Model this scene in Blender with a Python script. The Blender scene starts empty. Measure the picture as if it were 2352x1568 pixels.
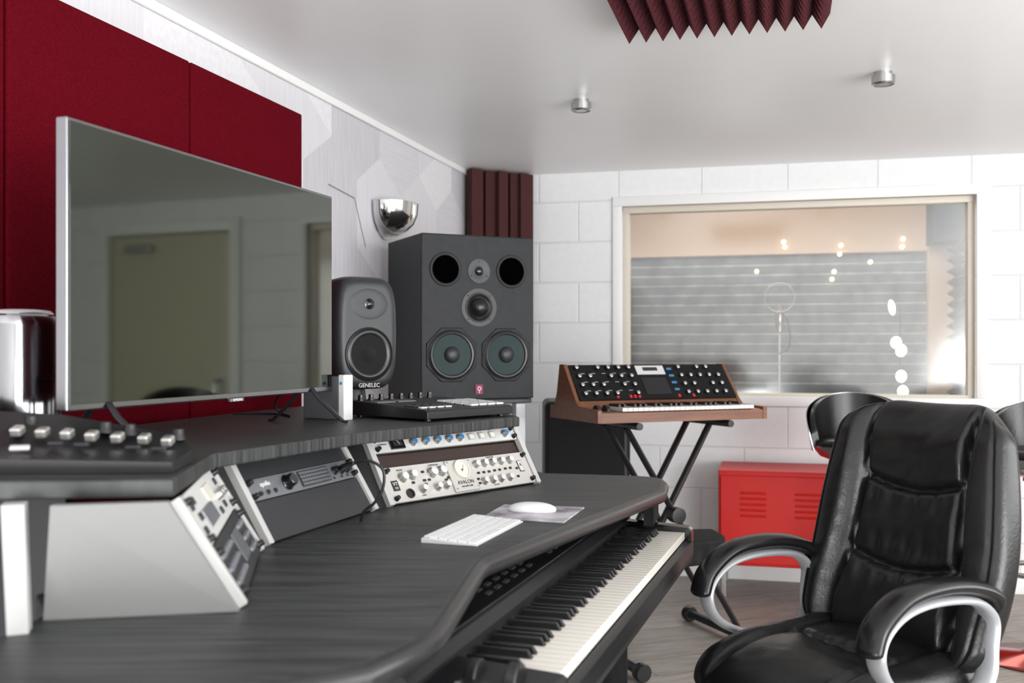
import bpy, bmesh, math, random
from mathutils import Vector, Matrix, noise
random.seed(7)
S=bpy.context.scene
COL=S.collection
pi=math.pi
# ------------------------------------------------------------ materials
def mat(name,col,rough=.5,metal=0.,bump=None,var=None,coat=0.,emit=0.,spec=None,scale3=None,rotz=0,alpha=None):
    m=bpy.data.materials.new(name); m.use_nodes=True
    nt=m.node_tree; b=nt.nodes['Principled BSDF']
    b.inputs['Base Color'].default_value=(*col,1); b.inputs['Roughness'].default_value=rough
    b.inputs['Metallic'].default_value=metal
    if coat: b.inputs['Coat Weight'].default_value=coat; b.inputs['Coat Roughness'].default_value=.15
    if spec is not None: b.inputs['Specular IOR Level'].default_value=spec
    if emit:
        b.inputs['Emission Color'].default_value=(*col,1); b.inputs['Emission Strength'].default_value=emit
    tc=None
    def coords():
        nonlocal tc
        if tc is None:
            t=nt.nodes.new('ShaderNodeTexCoord'); mp=nt.nodes.new('ShaderNodeMapping')
            nt.links.new(t.outputs['Object'],mp.inputs['Vector'])
            if scale3: mp.inputs['Scale'].default_value=scale3
            mp.inputs['Rotation'].default_value=(0,0,rotz)
            tc=mp
        return tc.outputs['Vector']
    if var:
        sc,col2=var
        n=nt.nodes.new('ShaderNodeTexNoise'); n.inputs['Scale'].default_value=sc; n.inputs['Detail'].default_value=6
        nt.links.new(coords(),n.inputs['Vector'])
        r=nt.nodes.new('ShaderNodeValToRGB'); r.color_ramp.elements[0].color=(*col,1); r.color_ramp.elements[1].color=(*col2,1)
        r.color_ramp.elements[0].position=.35; r.color_ramp.elements[1].position=.65
        nt.links.new(n.outputs['Fac'],r.inputs['Fac']); nt.links.new(r.outputs['Color'],b.inputs['Base Color'])
    if bump:
        sc,st=bump
        n=nt.nodes.new('ShaderNodeTexNoise'); n.inputs['Scale'].default_value=sc; n.inputs['Detail'].default_value=3
        nt.links.new(coords(),n.inputs['Vector'])
        bp=nt.nodes.new('ShaderNodeBump'); bp.inputs['Strength'].default_value=st; bp.inputs['Distance'].default_value=.004
        nt.links.new(n.outputs['Fac'],bp.inputs['Height']); nt.links.new(bp.outputs['Normal'],b.inputs['Normal'])
    return m
M_desk=mat('charcoal_wood',(.013,.014,.014),.47,var=(3.4,(.058,.061,.060)),scale3=(1.3,34,1.3),rotz=math.radians(-72+90),bump=(5,.25),spec=.45)
M_deskdark=mat('dark_wood_edge',(.010,.010,.011),.7,var=(3,(.024,.025,.025)),scale3=(2,20,2),rotz=math.radians(18),spec=.12)
M_edge=mat('bullnose_rubber',(.018,.018,.019),.3,bump=(200,.02))
M_cheek=mat('aluminium_strip',(.48,.475,.46),.45,bump=(300,.02))
M_grey=mat('grey_laminate',(.20,.20,.195),.6,bump=(400,.03))
M_white=mat('white_paint',(.85,.85,.84),.55,bump=(40,.05))
M_post=mat('pale_laminate',(.42,.42,.41),.5,bump=(40,.05))
M_trim=mat('white_gloss_trim',(.88,.88,.87),.4,bump=(20,.05))
M_ceil=mat('ceiling_paint',(.87,.875,.88),.36,var=(1.5,(.895,.90,.905)),bump=(2.5,.06))
M_red=mat('red_fabric',(.085,.0012,.005),.9,var=(260,(.130,.002,.009)),bump=(500,.5),spec=.06)
M_foam=mat('maroon_foam',(.055,.014,.017),.95,var=(300,(.09,.024,.028)),bump=(400,.5),spec=.1)
M_foam2=mat('brown_foam',(.058,.022,.022),.95,var=(300,(.088,.035,.034)),bump=(400,.5),spec=.1)
M_foam3=mat('dark_brown_foam',(.03,.017,.013),.95,var=(300,(.045,.024,.018)),bump=(400,.5),spec=.1)
M_chrome=mat('chrome',(.62,.61,.61),.08,1.,bump=(3,.01))
M_chrome2=mat('soft_chrome',(.40,.40,.41),.22,1.,bump=(3,.01))
M_steel=mat('brushed_steel',(.5,.5,.5),.3,1.,bump=(200,.05))
M_silver=mat('silver_paint',(.46,.47,.49),.30,.35,bump=(200,.02))
M_tvframe=mat('tv_bezel',(.30,.30,.31),.25,1.,bump=(100,.01))
M_screen=mat('tv_glass',(.105,.113,.100),.045,1.,bump=(1,.001))
M_black=mat('black_plastic',(.012,.012,.013),.4,bump=(200,.05))
M_btn=mat('matt_black_button',(.014,.014,.015),.85,bump=(200,.05),spec=.1)
M_blackgloss=mat('black_gloss',(.008,.008,.009),.15,coat=.5,bump=(50,.01))
M_blacksat=mat('black_satin_metal',(.014,.014,.016),.35,bump=(200,.03))
M_spk=mat('speaker_paint',(.014,.0155,.017),.55,bump=(350,.2),var=(40,(.019,.0205,.023)),spec=.35)
M_gen=mat('monitor_grey',(.027,.029,.032),.42,bump=(300,.06))
M_cone=mat('green_cone',(.004,.022,.022),.5,bump=(30,.05),spec=.3)
M_rubber=mat('rubber',(.010,.010,.010),.3,bump=(100,.02))
M_mesh=mat('speaker_mesh',(.008,.008,.008),.6,bump=(900,.8))
M_dark=mat('deep_black',(.0008,.0008,.0008),1,bump=(10,.01),spec=0)
M_key=mat('ivory_keys',(.78,.74,.67),.25,coat=.3,bump=(50,.01))
M_bkey=mat('ebony_keys',(.008,.008,.009),.3,bump=(100,.02))
M_cream=mat('cream_faceplate',(.54,.52,.485),.35,.15,bump=(200,.03))
M_facew=mat('white_faceplate',(.57,.57,.555),.4,bump=(200,.02))
M_brown=mat('brown_void',(.035,.02,.016),.6,bump=(40,.05))
M_blank=mat('blank_panel',(.024,.025,.028),.45,bump=(200,.05))
M_iface=mat('interface_grey',(.26,.27,.29),.35,.6,bump=(200,.03))
M_drive=mat('drive_grey',(.10,.105,.11),.45,bump=(200,.03))
M_blue=mat('blue_cap',(.05,.2,.45),.35,bump=(50,.02))
M_knobs=mat('satin_knob',(.62,.61,.58),.25,.8,bump=(200,.02))
M_wood=mat('mahogany',(.14,.050,.024),.4,var=(4,(.21,.080,.038)),scale3=(1,14,14),coat=.15)
M_leather=mat('black_leather',(.007,.007,.007),.30,bump=(150,.14),spec=.45)
M_leather2=mat('black_leather_arm',(.007,.007,.007),.27,bump=(90,.08),spec=.45)
M_redmetal=mat('red_metal',(.50,.010,.007),.45,bump=(30,.02),spec=.3)
M_redbtn=mat('red_button',(.6,.02,.02),.4,bump=(30,.02))
M_grille=mat('white_pads',(.60,.60,.60),.4,bump=(50,.02))
M_alu=mat('aluminium',(.72,.72,.72),.35,.3,bump=(200,.02))
M_kwhite=mat('white_keycap',(.76,.76,.76),.45,bump=(100,.02))
M_pad=mat('mousepad_print',(.10,.09,.11),.7,var=(9,(.68,.65,.69)))
M_door=mat('cream_door',(.54,.52,.38),.5,bump=(30,.04))
M_cyl=mat('polished_cylinder',(.40,.40,.42),.12,1.,bump=(2,.01))
M_navy=mat('piano_black',(.009,.0095,.011),.4,bump=(200,.04),spec=.35)
M_booth=mat('booth_beige',(.42,.31,.235),.8,bump=(40,.05))
M_boothdark=mat('booth_dark_panel',(.02,.024,.032),.8,bump=(40,.05))
M_glow=mat('warm_globe',(1,.90,.72),.5,emit=4,bump=(5,.01))
M_reflglow=mat('reflection_glow',(1,.8,.5),.5,emit=4,bump=(5,.01))  # emission for the added window reflections
M_basered=mat('red_reflection_base',(.28,.06,.05),.15,.9,bump=(3,.02))  # red reflection put into the metal colour of the stool base
M_logo=mat('magenta_logo',(.22,.004,.055),.5,bump=(30,.02))
M_ink=mat('black_ink',(.02,.02,.02),.6,bump=(10,.01))
M_inkw=mat('white_ink',(.8,.8,.8),.6,bump=(10,.01))
M_meter=mat('meter_face',(.66,.64,.56),.4,bump=(10,.01))
M_lit=mat('lit_button',(.74,.74,.65),.4,bump=(10,.01))
M_window=mat('cream_frame',(.70,.65,.56),.5,bump=(40,.04))
M_cloud=[mat('wallpaper_a',(.72,.71,.74),.7,var=(3,(.67,.66,.69)),scale3=(30,1,1)),
 mat('wallpaper_b',(.63,.62,.65),.7,var=(3,(.68,.67,.70)),scale3=(1,1,30)),
 mat('wallpaper_c',(.78,.775,.79),.7,var=(3,(.73,.72,.75)),scale3=(14,1,14)),
 mat('wallpaper_d',(.55,.54,.57),.7,var=(3,(.61,.60,.63)),scale3=(20,1,2))]
M_wline=mat('wallpaper_line',(.22,.22,.24),.7,bump=(10,.02))

def glass_mat():
    m=bpy.data.materials.new('window_glass'); m.use_nodes=True; nt=m.node_tree; nt.nodes.clear()
    o=nt.nodes.new('ShaderNodeOutputMaterial'); mx=nt.nodes.new('ShaderNodeMixShader'); t=nt.nodes.new('ShaderNodeBsdfTransparent'); g=nt.nodes.new('ShaderNodeBsdfGlossy')
    g.inputs['Roughness'].default_value=.12; t.inputs['Color'].default_value=(.92,.93,.92,1)
    mx.inputs[0].default_value=.14
    nt.links.new(t.outputs[0],mx.inputs[1]); nt.links.new(g.outputs[0],mx.inputs[2]); nt.links.new(mx.outputs[0],o.inputs[0])
    return m
M_glass=glass_mat()
def brick_mat(name,c1,c2,mc,bw,bh,ms,axes='xz',off=(0,0),rough=.5,bumpst=.6,noise=None,dist=.006,freq=2,offs=.5):
    m=bpy.data.materials.new(name); m.use_nodes=True; nt=m.node_tree; b=nt.nodes['Principled BSDF']; b.inputs['Roughness'].default_value=rough
    t=nt.nodes.new('ShaderNodeTexCoord'); s=nt.nodes.new('ShaderNodeSeparateXYZ'); c=nt.nodes.new('ShaderNodeCombineXYZ')
    nt.links.new(t.outputs['Object'],s.inputs[0])
    ax={'x':0,'y':1,'z':2}
    for k in range(2):
        a=nt.nodes.new('ShaderNodeMath'); a.operation='ADD'; a.inputs[1].default_value=off[k]
        nt.links.new(s.outputs[ax[axes[k]]],a.inputs[0]); nt.links.new(a.outputs[0],c.inputs[k])
    br=nt.nodes.new('ShaderNodeTexBrick'); nt.links.new(c.outputs[0],br.inputs['Vector'])
    br.inputs['Scale'].default_value=1; br.inputs['Brick Width'].default_value=bw; br.inputs['Row Height'].default_value=bh
    br.inputs['Mortar Size'].default_value=ms; br.inputs['Mortar Smooth'].default_value=.8
    br.inputs['Color1'].default_value=(*c1,1); br.inputs['Color2'].default_value=(*c2,1); br.inputs['Mortar'].default_value=(*mc,1)
    br.offset=offs; br.offset_frequency=freq
    colo=br.outputs['Color']
    if noise:
        n=nt.nodes.new('ShaderNodeTexNoise'); n.inputs['Scale'].default_value=noise[0]; n.inputs['Detail'].default_value=6
        mp=nt.nodes.new('ShaderNodeMapping'); mp.inputs['Scale'].default_value=noise[1]; nt.links.new(t.outputs['Object'],mp.inputs[0]); nt.links.new(mp.outputs[0],n.inputs['Vector'])
        mx=nt.nodes.new('ShaderNodeMix'); mx.data_type='RGBA'; mx.blend_type='MULTIPLY'; mx.inputs[0].default_value=noise[2]
        r=nt.nodes.new('ShaderNodeValToRGB'); r.color_ramp.elements[0].position=.3; r.color_ramp.elements[1].position=.7
        nt.links.new(n.outputs['Fac'],r.inputs[0]); nt.links.new(colo,mx.inputs[6]); nt.links.new(r.outputs[0],mx.inputs[7]); colo=mx.outputs[2]
    nt.links.new(colo,b.inputs['Base Color'])
    bp=nt.nodes.new('ShaderNodeBump'); bp.invert=True; bp.inputs['Strength'].default_value=bumpst; bp.inputs['Distance'].default_value=dist
    nt.links.new(br.outputs['Fac'],bp.inputs['Height']); nt.links.new(bp.outputs['Normal'],b.inputs['Normal'])
    return m
M_block=brick_mat('painted_blockwork',(.84,.845,.85),(.83,.835,.84),(.80,.805,.81),.45,.225,.006,'xz',(.1,-.025),.5,.6,(30,(1,1,1),.04))
M_floor=brick_mat('wood_look_tile',(.42,.38,.335),(.33,.295,.26),(.16,.145,.13),1.1,.19,.004,'xy',(0,0),.42,.3,(4,(2,24,1),.45),.003)
M_stripes=brick_mat('ribbed_acoustic_wall',(.095,.115,.135),(.13,.15,.17),(.36,.335,.30),9,.075,.010,'xz',(3,0),.7,.5,(3,(3,1,3),.6),.01)

# ------------------------------------------------------------ geometry helpers
def place(o,parent=None,loc=(0,0,0),rot=(0,0,0)):
    COL.objects.link(o); o.location=loc; o.rotation_euler=rot
    if parent: o.parent=parent
    return o
def fin(name,bm,m,parent=None,loc=(0,0,0),rot=(0,0,0),smooth=True,ang=.6,recalc=True):
    if recalc: bmesh.ops.recalc_face_normals(bm,faces=bm.faces[:])
    me=bpy.data.meshes.new(name); bm.to_mesh(me); bm.free()
    for x in (m if isinstance(m,(list,tuple)) else [m]): me.materials.append(x)
    if smooth:
        me.polygons.foreach_set('use_smooth',[True]*len(me.polygons)); me.set_sharp_from_angle(angle=ang)
    return place(bpy.data.objects.new(name,me),parent,loc,rot)
def empty(name,loc,rz=0):
    o=bpy.data.objects.new(name,None); o.empty_display_size=.1; return place(o,None,loc,(0,0,rz))
def top(o,label,cat,group=None,kind=None):
    o['label']=label; o['category']=cat
    if group:o['group']=group
    if kind:o['kind']=kind
    return o
def struct(o): o['kind']='structure'; return o
def add_box(bm,c,s,bevel=0,seg=2,Mx=None):
    r=bmesh.ops.create_cube(bm,size=1)
    mt=Matrix.Translation(c)@Matrix.Diagonal((*s,1))
    if Mx: mt=Mx@mt
    bmesh.ops.transform(bm,matrix=mt,verts=r['verts'])
    if bevel:
        es={e for v in r['verts'] for e in v.link_edges}
        bmesh.ops.bevel(bm,geom=list(es),offset=bevel,segments=seg,profile=.5,affect='EDGES')
def box(name,parent,c,s,m,bevel=.002,rot=(0,0,0),seg=2):
    bm=bmesh.new(); add_box(bm,(0,0,0),s,min(bevel,min(s)*.45),seg)
    o=fin(name,bm,m,parent,c,rot,ang=.3 if seg<3 else .6)
    if seg>=3: md=o.modifiers.new('wn','WEIGHTED_NORMAL'); md.keep_sharp=True
    return o
def hexa(name,p,m,parent=None,bevel=0):
    bm=bmesh.new(); c=sum((Vector(x) for x in p),Vector())/8
    v=[bm.verts.new(Vector(x)-c) for x in p]
    for f in ((0,1,2,3),(4,5,6,7),(0,1,5,4),(1,2,6,5),(2,3,7,6),(3,0,4,7)): bm.faces.new([v[i] for i in f])
    bmesh.ops.recalc_face_normals(bm,faces=bm.faces[:])
    if bevel: bmesh.ops.bevel(bm,geom=bm.edges[:],offset=bevel,segments=2,profile=.5,affect='EDGES')
    return fin(name,bm,m,parent,c,ang=.3)
def prism(name,pts,z0,z1,m,parent=None,bevel=0,poff=None,world=True):
    cx=sum(p[0] for p in pts)/len(pts); cy=sum(p[1] for p in pts)/len(pts)
    bm=bmesh.new()
    b=[bm.verts.new((p[0]-cx,p[1]-cy,0)) for p in pts]; t=[bm.verts.new((p[0]-cx,p[1]-cy,z1-z0)) for p in pts]
    n=len(pts)
    bm.faces.new(b); tf=bm.faces.new(t)
    for i in range(n): bm.faces.new((b[i],b[(i+1)%n],t[(i+1)%n],t[i]))
    bmesh.ops.recalc_face_normals(bm,faces=bm.faces[:])
    if bevel:
        es=[e for e in bm.edges if abs(e.verts[0].co.z-e.verts[1].co.z)<1e-6]
        bmesh.ops.bevel(bm,geom=es,offset=bevel,segments=2,profile=.5,affect='EDGES')
    o=fin(name,bm,m,parent,(cx,cy,z0),ang=.3)
    if poff is not None: o.location=Vector(o.location)-Vector(poff)
    return o
def profx(name,parent,pts,x0,x1,m,bevel=0,loc=(0,0,0)):
    """extrude a (y,z) outline along x"""
    bm=bmesh.new(); a=[bm.verts.new((x0,y,z)) for y,z in pts]; b=[bm.verts.new((x1,y,z)) for y,z in pts]
    n=len(pts); bm.faces.new(a); bm.faces.new(b)
    for i in range(n): bm.faces.new((a[i],a[(i+1)%n],b[(i+1)%n],b[i]))
    bmesh.ops.recalc_face_normals(bm,faces=bm.faces[:])
    if bevel: bmesh.ops.bevel(bm,geom=bm.edges[:],offset=bevel,segments=2,profile=.5,affect='EDGES')
    return fin(name,bm,m,parent,loc,ang=.1)
def lathe(name,parent,prof,m,loc=(0,0,0),rot=(0,0,0),seg=32,a0=0,a1=2*pi,ang=.6,sx=1,sy=1):
    bm=bmesh.new(); full=abs(a1-a0-2*pi)<1e-6; N=seg if full else seg+1; rings=[]
    for r,z in prof:
        if r<1e-7: rings.append([bm.verts.new((0,0,z))])
        else: rings.append([bm.verts.new((r*sx*math.cos(a0+(a1-a0)*i/seg),r*sy*math.sin(a0+(a1-a0)*i/seg),z)) for i in range(N)])
    for A,B in zip(rings,rings[1:]):
        for i in range(seg):
            j=(i+1)%N
            if len(A)==1 and len(B)==1: continue
            if len(A)==1: f=(A[0],B[i],B[j])
            elif len(B)==1: f=(A[i],A[j],B[0])
            else: f=(A[i],A[j],B[j],B[i])
            bm.faces.new(f)
    return fin(name,bm,m,parent,loc,rot,ang=ang)
def spline(pts,n=8,closed=False):
    P=[Vector(p) for p in pts]; out=[]; L=len(P)
    rng=range(L) if closed else range(L-1)
    for i in rng:
        g=lambda k:P[k%L] if closed else P[max(0,min(L-1,k))]
        p0,p1,p2,p3=g(i-1),g(i),g(i+1),g(i+2)
        for k in range(n):
            t=k/n; out.append(.5*((2*p1)+(-p0+p2)*t+(2*p0-5*p1+4*p2-p3)*t*t+(-p0+3*p1-3*p2+p3)*t**3))
    if not closed: out.append(P[-1])
    return out
def sweep(name,parent,path,rx,m,ry=None,side=None,closed=False,seg=12,loc=(0,0,0),rot=(0,0,0),taper=None):
    ry=rx if ry is None else ry; P=[Vector(p) for p in path]; L=len(P); bm=bmesh.new(); rings=[]; last=None
    for i in range(L):
        if closed: T=(P[(i+1)%L]-P[i-1]).normalized()
        elif 0<i<L-1: T=((P[i+1]-P[i]).normalized()+(P[i]-P[i-1]).normalized()).normalized()
        else: T=(P[min(i+1,L-1)]-P[max(i-1,0)]).normalized()
        if side is not None: A=Vector(side); A=(A-T*A.dot(T)).normalized()
        else:
            A=last if last else (Vector((0,0,1)) if abs(T.z)<.9 else Vector((1,0,0)))
            A=(A-T*A.dot(T)).normalized(); last=A
        B=T.cross(A); k=taper(i/(L-1)) if taper else 1
        rings.append([bm.verts.new(P[i]+A*math.cos(2*pi*j/seg)*rx*k+B*math.sin(2*pi*j/seg)*ry*k) for j in range(seg)])
    pr=list(zip(rings,rings[1:]))
    if closed: pr.append((rings[-1],rings[0]))
    for A,B in pr:
        for j in range(seg): bm.faces.new((A[j],A[(j+1)%seg],B[(j+1)%seg],B[j]))
    if not closed:
        bm.faces.new(rings[0]); bm.faces.new(rings[-1])
    return fin(name,bm,m,parent,loc,rot,ang=1.0)
def cushion(name,parent,hw,H,ft,bt,cy,m,loc=(0,0,0),rot=(0,0,0),nu=44,nv=56,p=3.2,rc=.12):
    bm=bmesh.new(); F=[];B=[]
    for j in range(nv+1):
        v=j/nv; vv=.5-.5*math.cos(pi*v); rf=[];rb=[]
        for i in range(nu+1):
            u=-math.cos(pi*i/nu); e=max(0,(1-abs(u)**p))**(1/p)*max(0,1-abs(2*vv-1)**p)**(1/p)
            x=hw(vv)*u; z=H*vv
            c=max(0,abs(u)-.4)/.6; d=max(0,abs(2*vv-1)-.65)/.35; x*=1-rc*d*d*(.3+.7*c); z=H*.5+(z-H*.5)*(1-rc*.95*c*c*d)
            y=cy(u,vv)
            border=i in(0,nu) or j in(0,nv)
            vf=bm.verts.new((x,y-ft(u,vv)*e,z)); rf.append(vf)
            rb.append(vf if border else bm.verts.new((x,y+bt*e,z)))
        F.append(rf);B.append(rb)
    for G,s in ((F,1),(B,-1)):
        for j in range(nv):
            for i in range(nu):
                q=[G[j][i],G[j][i+1],G[j+1][i+1],G[j+1][i]]
                if s<0:q.reverse()
                try: bm.faces.new(q)
                except ValueError: pass
    return fin(name,bm,m,parent,loc,rot,ang=2.5)
def text(name,parent,s,size,loc,rot,m,ext=.0003,align='CENTER'):
    cu=bpy.data.curves.new('t','FONT'); cu.body=s; cu.size=size; cu.extrude=ext; cu.align_x=align; cu.align_y='CENTER'
    o=bpy.data.objects.new('t',cu); COL.objects.link(o); bpy.context.view_layer.update()
    me=bpy.data.meshes.new_from_object(o.evaluated_get(bpy.context.evaluated_depsgraph_get()))
    bpy.data.objects.remove(o); me.materials.clear(); me.materials.append(m)
    return place(bpy.data.objects.new(name,me),parent,loc,rot)
CACHE={}
def rep(key,parent,loc,rot,maker):
    if key not in CACHE:
        o=maker(); CACHE[key]=o; o.parent=parent; o.location=loc; o.rotation_euler=rot; return o
    o=CACHE[key].copy(); COL.objects.link(o); o.parent=parent; o.location=loc; o.rotation_euler=rot
    return o
def knob(parent,x,y,z,r,h,m,rot=(0,0,0),name='knob',cap=None):
    if cap:
        def mk():
            o=lathe(name,None,[(0,h),(r*.7,h),(r*.85,h*.93),(r*.95,h*.3),(r*1.15,h*.12),(r*1.15,0)],[m,cap],seg=18)
            for p in o.data.polygons:
                if p.center.z>h*.9: p.material_index=1
            return o
    else:
        def mk(): return lathe(name,None,[(0,h),(r*.75,h),(r*.88,h*.93),(r*.95,h*.3),(r*1.15,h*.12),(r*1.15,0)],m,seg=18)
    return rep((name,round(r,5),round(h,5),m.name,cap.name if cap else ''),parent,(x,y,z),rot,mk)
def rbox(parent,c,s,m,name,rot=(0,0,0),bevel=.001):
    def mk():
        return box(name,None,(0,0,0),s,m,bevel)
    return rep((name,'b',tuple(round(q,5) for q in s),m.name),parent,c,rot,mk)
# ------------------------------------------------------------ room
CH=1.22; CE=2.21
W0=Vector((-.189,5.721,0)); bdir=Vector((.9697,-.2443,0)); mdir=Vector((.2443,.9697,0)); RA=math.atan2(-.2443,.9697)
def R(a,t,z=0): return W0+bdir*a+mdir*t+Vector((0,0,z))
LA=math.atan2(-.961,-.277); lx=Vector((-.277,-.961,0)); ly=Vector((.961,-.277,0))
def Lw(q,n,z=0): return W0+lx*q+ly*n+Vector((0,0,z))
rpts=[Lw(-.4,-.35),R(6.0,.3),R(6.0,-8.2),R(-3.6,-8.2)]
f=prism('floor',[(p.x,p.y) for p in rpts],-.1,0,M_floor); struct(f)
f.data.transform(Matrix.Rotation(math.radians(20),4,'Z').inverted()); f.rotation_euler=(0,0,math.radians(20))
c=prism('ceiling',[(p.x,p.y) for p in rpts],CE,CE+.1,M_ceil); struct(c)
WA0,WA1,WZ0,WZ1=.80,2.645,.955,2.035
bm=bmesh.new()
def wb(a0,a1,z0,z1,t0=0,t1=.22): add_box(bm,((a0+a1)/2,(t0+t1)/2,(z0+z1)/2),(a1-a0,t1-t0,z1-z0))
DA0,DA1,DZ=3.2,4.2,2.0
wb(-.3,WA0,0,CE); wb(WA0,WA1,0,WZ0); wb(WA0,WA1,WZ1,CE); wb(WA1,DA0,0,CE); wb(DA0,DA1,DZ,CE); wb(DA1,6.0,0,CE)
struct(fin('wall_back',bm,M_block,None,W0,(0,0,RA),smooth=False))
bm=bmesh.new()
for a0,a1 in((-.0,DA0-.09),(DA1+.09,5.6)): add_box(bm,((a0+a1)/2,-.011,.05),(a1-a0,.02,.1),.003)
struct(fin('baseboard_back',bm,M_trim,None,W0,(0,0,RA)))
bm=bmesh.new()
def fr(a0,a1,z0,z1,t0,t1,w):
    for (x0,x1,y0,y1) in((a0,a1,z1-w,z1),(a0,a1,z0,z0+w),(a0,a0+w,z0+w,z1-w),(a1-w,a1,z0+w,z1-w)):
        add_box(bm,((x0+x1)/2,(t0+t1)/2,(y0+y1)/2),(x1-x0,t1-t0,y1-y0),.003)
fr(WA0-.03,WA1+.03,WZ0-.03,WZ1+.03,-.016,-.001,.052)
win=struct(fin('window_1',bm,M_trim,None,W0,(0,0,RA)))
bm=bmesh.new(); fr(WA0+.022,WA1-.022,WZ0+.002,WZ1-.022,.03,.10,.034)
fin('window_frame',bm,M_window,win)
box('glass_pane',win,((WA0+WA1)/2,.065,(WZ0+WZ1)/2-.012),(WA1-WA0-.10,.006,WZ1-WZ0-.08),M_glass,0)
bm=bmesh.new(); 
for (x0,x1,z0,z1) in((DA0-.08,DA0,0,DZ+.08),(DA1,DA1+.08,0,DZ+.08),(DA0,DA1,DZ,DZ+.08)): add_box(bm,((x0+x1)/2,-.012,(z0+z1)/2),(x1-x0,.024,z1-z0),.004)
struct(fin('trim_1',bm,M_trim,None,W0,(0,0,RA)))
dr=box('door_1',None,R((DA0+DA1)/2,.04,1.0),(DA1-DA0-.01,.045,1.98),M_door,.003,(0,0,RA)); struct(dr)
sweep('door_handle',dr,spline([(-.40,-.022,.02),(-.40,-.07,.02),(-.40,-.07,-.16),(-.40,-.022,-.16)],6),.014,M_chrome)
box('handle_plate',dr,(-.40,-.026,-.07),(.05,.006,.28),M_steel,.002)
box('door_closer',dr,(.25,-.05,.9),(.22,.05,.05),M_steel,.01)
def wallseg(name,p,q,th,m):
    d=(q-p).normalized(); n=Vector((-d.y,d.x,0))*th
    o=prism(name,[(p.x,p.y),(q.x,q.y),(q.x+n.x,q.y+n.y),(p.x+n.x,p.y+n.y)],0,CE,m); struct(o); return o
wallseg('wall_right',R(5.7,-8),R(5.7,0),-.2,M_white)
wallseg('wall_front',Lw(8.0,0),R(5.7,-8),-.2,M_white)
bm=bmesh.new(); LQ=8.4
add_box(bm,(LQ/2,-.1,CE/2),(LQ,.196,CE))
for fc in bm.faces: fc.material_index=4
Rr=.27
rows=int(CE/(Rr*1.5))+3; cols=int(LQ/(Rr*1.732))+2
for r in range(-1,rows):
    for cidx in range(-1,cols):
        cx=(cidx+.5*(r%2))*Rr*1.732; cz=r*Rr*1.5+.17
        w=random.choice([0,0,1,2,2,3]); half=random.random()<.55
        def poly(angs,mi,rr,yy=.0):
            vs=[bm.verts.new((cx+rr*math.sin(a)*(1 if rr else 0),yy,cz+rr*math.cos(a))) for a in angs]; f=bm.faces.new(vs); f.material_index=mi
        A=[k*pi/3 for k in range(6)]
        if half:
            s=random.randrange(6); A2=A[s:]+A[:s]
            poly(A2[:4],w,Rr); poly([A2[3],A2[4],A2[5],A2[0]],(w+2)%4,Rr)
        else: poly(A,w,Rr)
for co,no in(((0,0,0),(1,0,0)),((LQ,0,0),(-1,0,0)),((0,0,0),(0,0,1)),((0,0,CE),(0,0,-1))):
    bmesh.ops.bisect_plane(bm,geom=bm.verts[:]+bm.edges[:]+bm.faces[:],plane_co=co,plane_no=no,clear_inner=True)
def ln(x0,z0,x1,z1,w=.006):
    d=Vector((x1-x0,0,z1-z0)).normalized(); n=Vector((-d.z,0,d.x))*w
    vs=[bm.verts.new(v) for v in (Vector((x0,.001,z0)),Vector((x1,.001,z1)),Vector((x1,.001,z1))+n,Vector((x0,.001,z0))+n)]
    bm.faces.new(vs).material_index=4
ln(1.90,1.87,1.66,1.85); ln(1.66,1.85,1.55,1.66); ln(.62,1.71,.38,1.70)
lw=struct(fin('wall_left',bm,M_cloud+[M_wline],None,W0,(0,0,LA),smooth=False,recalc=True))
struct(box('trim_2',None,Lw(LQ/2,.008,CE-.015),(LQ,.014,.03),M_trim,.004,(0,0,LA)))
for q0,q1 in((2.21,2.888),(2.896,3.596),(3.604,4.34)):
    o=box('fabric_absorber',None,Lw((q0+q1)/2,.028,1.38),(q1-q0,.05,1.37),M_red,.006,(0,0,LA))
    top(o,'deep red fabric-wrapped rectangular acoustic board on wall','acoustic panel','red wall absorbers')
sc=lathe('wall_sconce',None,[(.0,-.145),(.05,-.141),(.09,-.122),(.120,-.092),(.138,-.05),(.142,0),(.136,0),(.128,-.05),(.10,-.09),(.0,-.125)],M_chrome,Lw(1.36,.012,1.865),(0,0,LA),40,0,pi,ang=1)
top(sc,'polished chrome half-bowl wall light','wall light')
lathe('backplate',sc,[(0,0),(.07,0),(.07,.01),(0,.01)],M_chrome2,(0,-.01,-.08),(-pi/2,0,0),32,sx=1.1,sy=1.1)
for (x,d) in((.273,3.95),(1.32,3.56)):
    o=lathe('ceiling_downlight',None,[(0,0),(.024,0),(.024,.004),(.033,.004),(.037,.0),(.040,.004),(.040,.030),(.031,.032),(.031,.045),(0,.045)],M_steel,(x,d,CE-.045))
    top(o,'small round chrome surface-mounted ceiling downlight','ceiling light','ceiling downlights')
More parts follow.
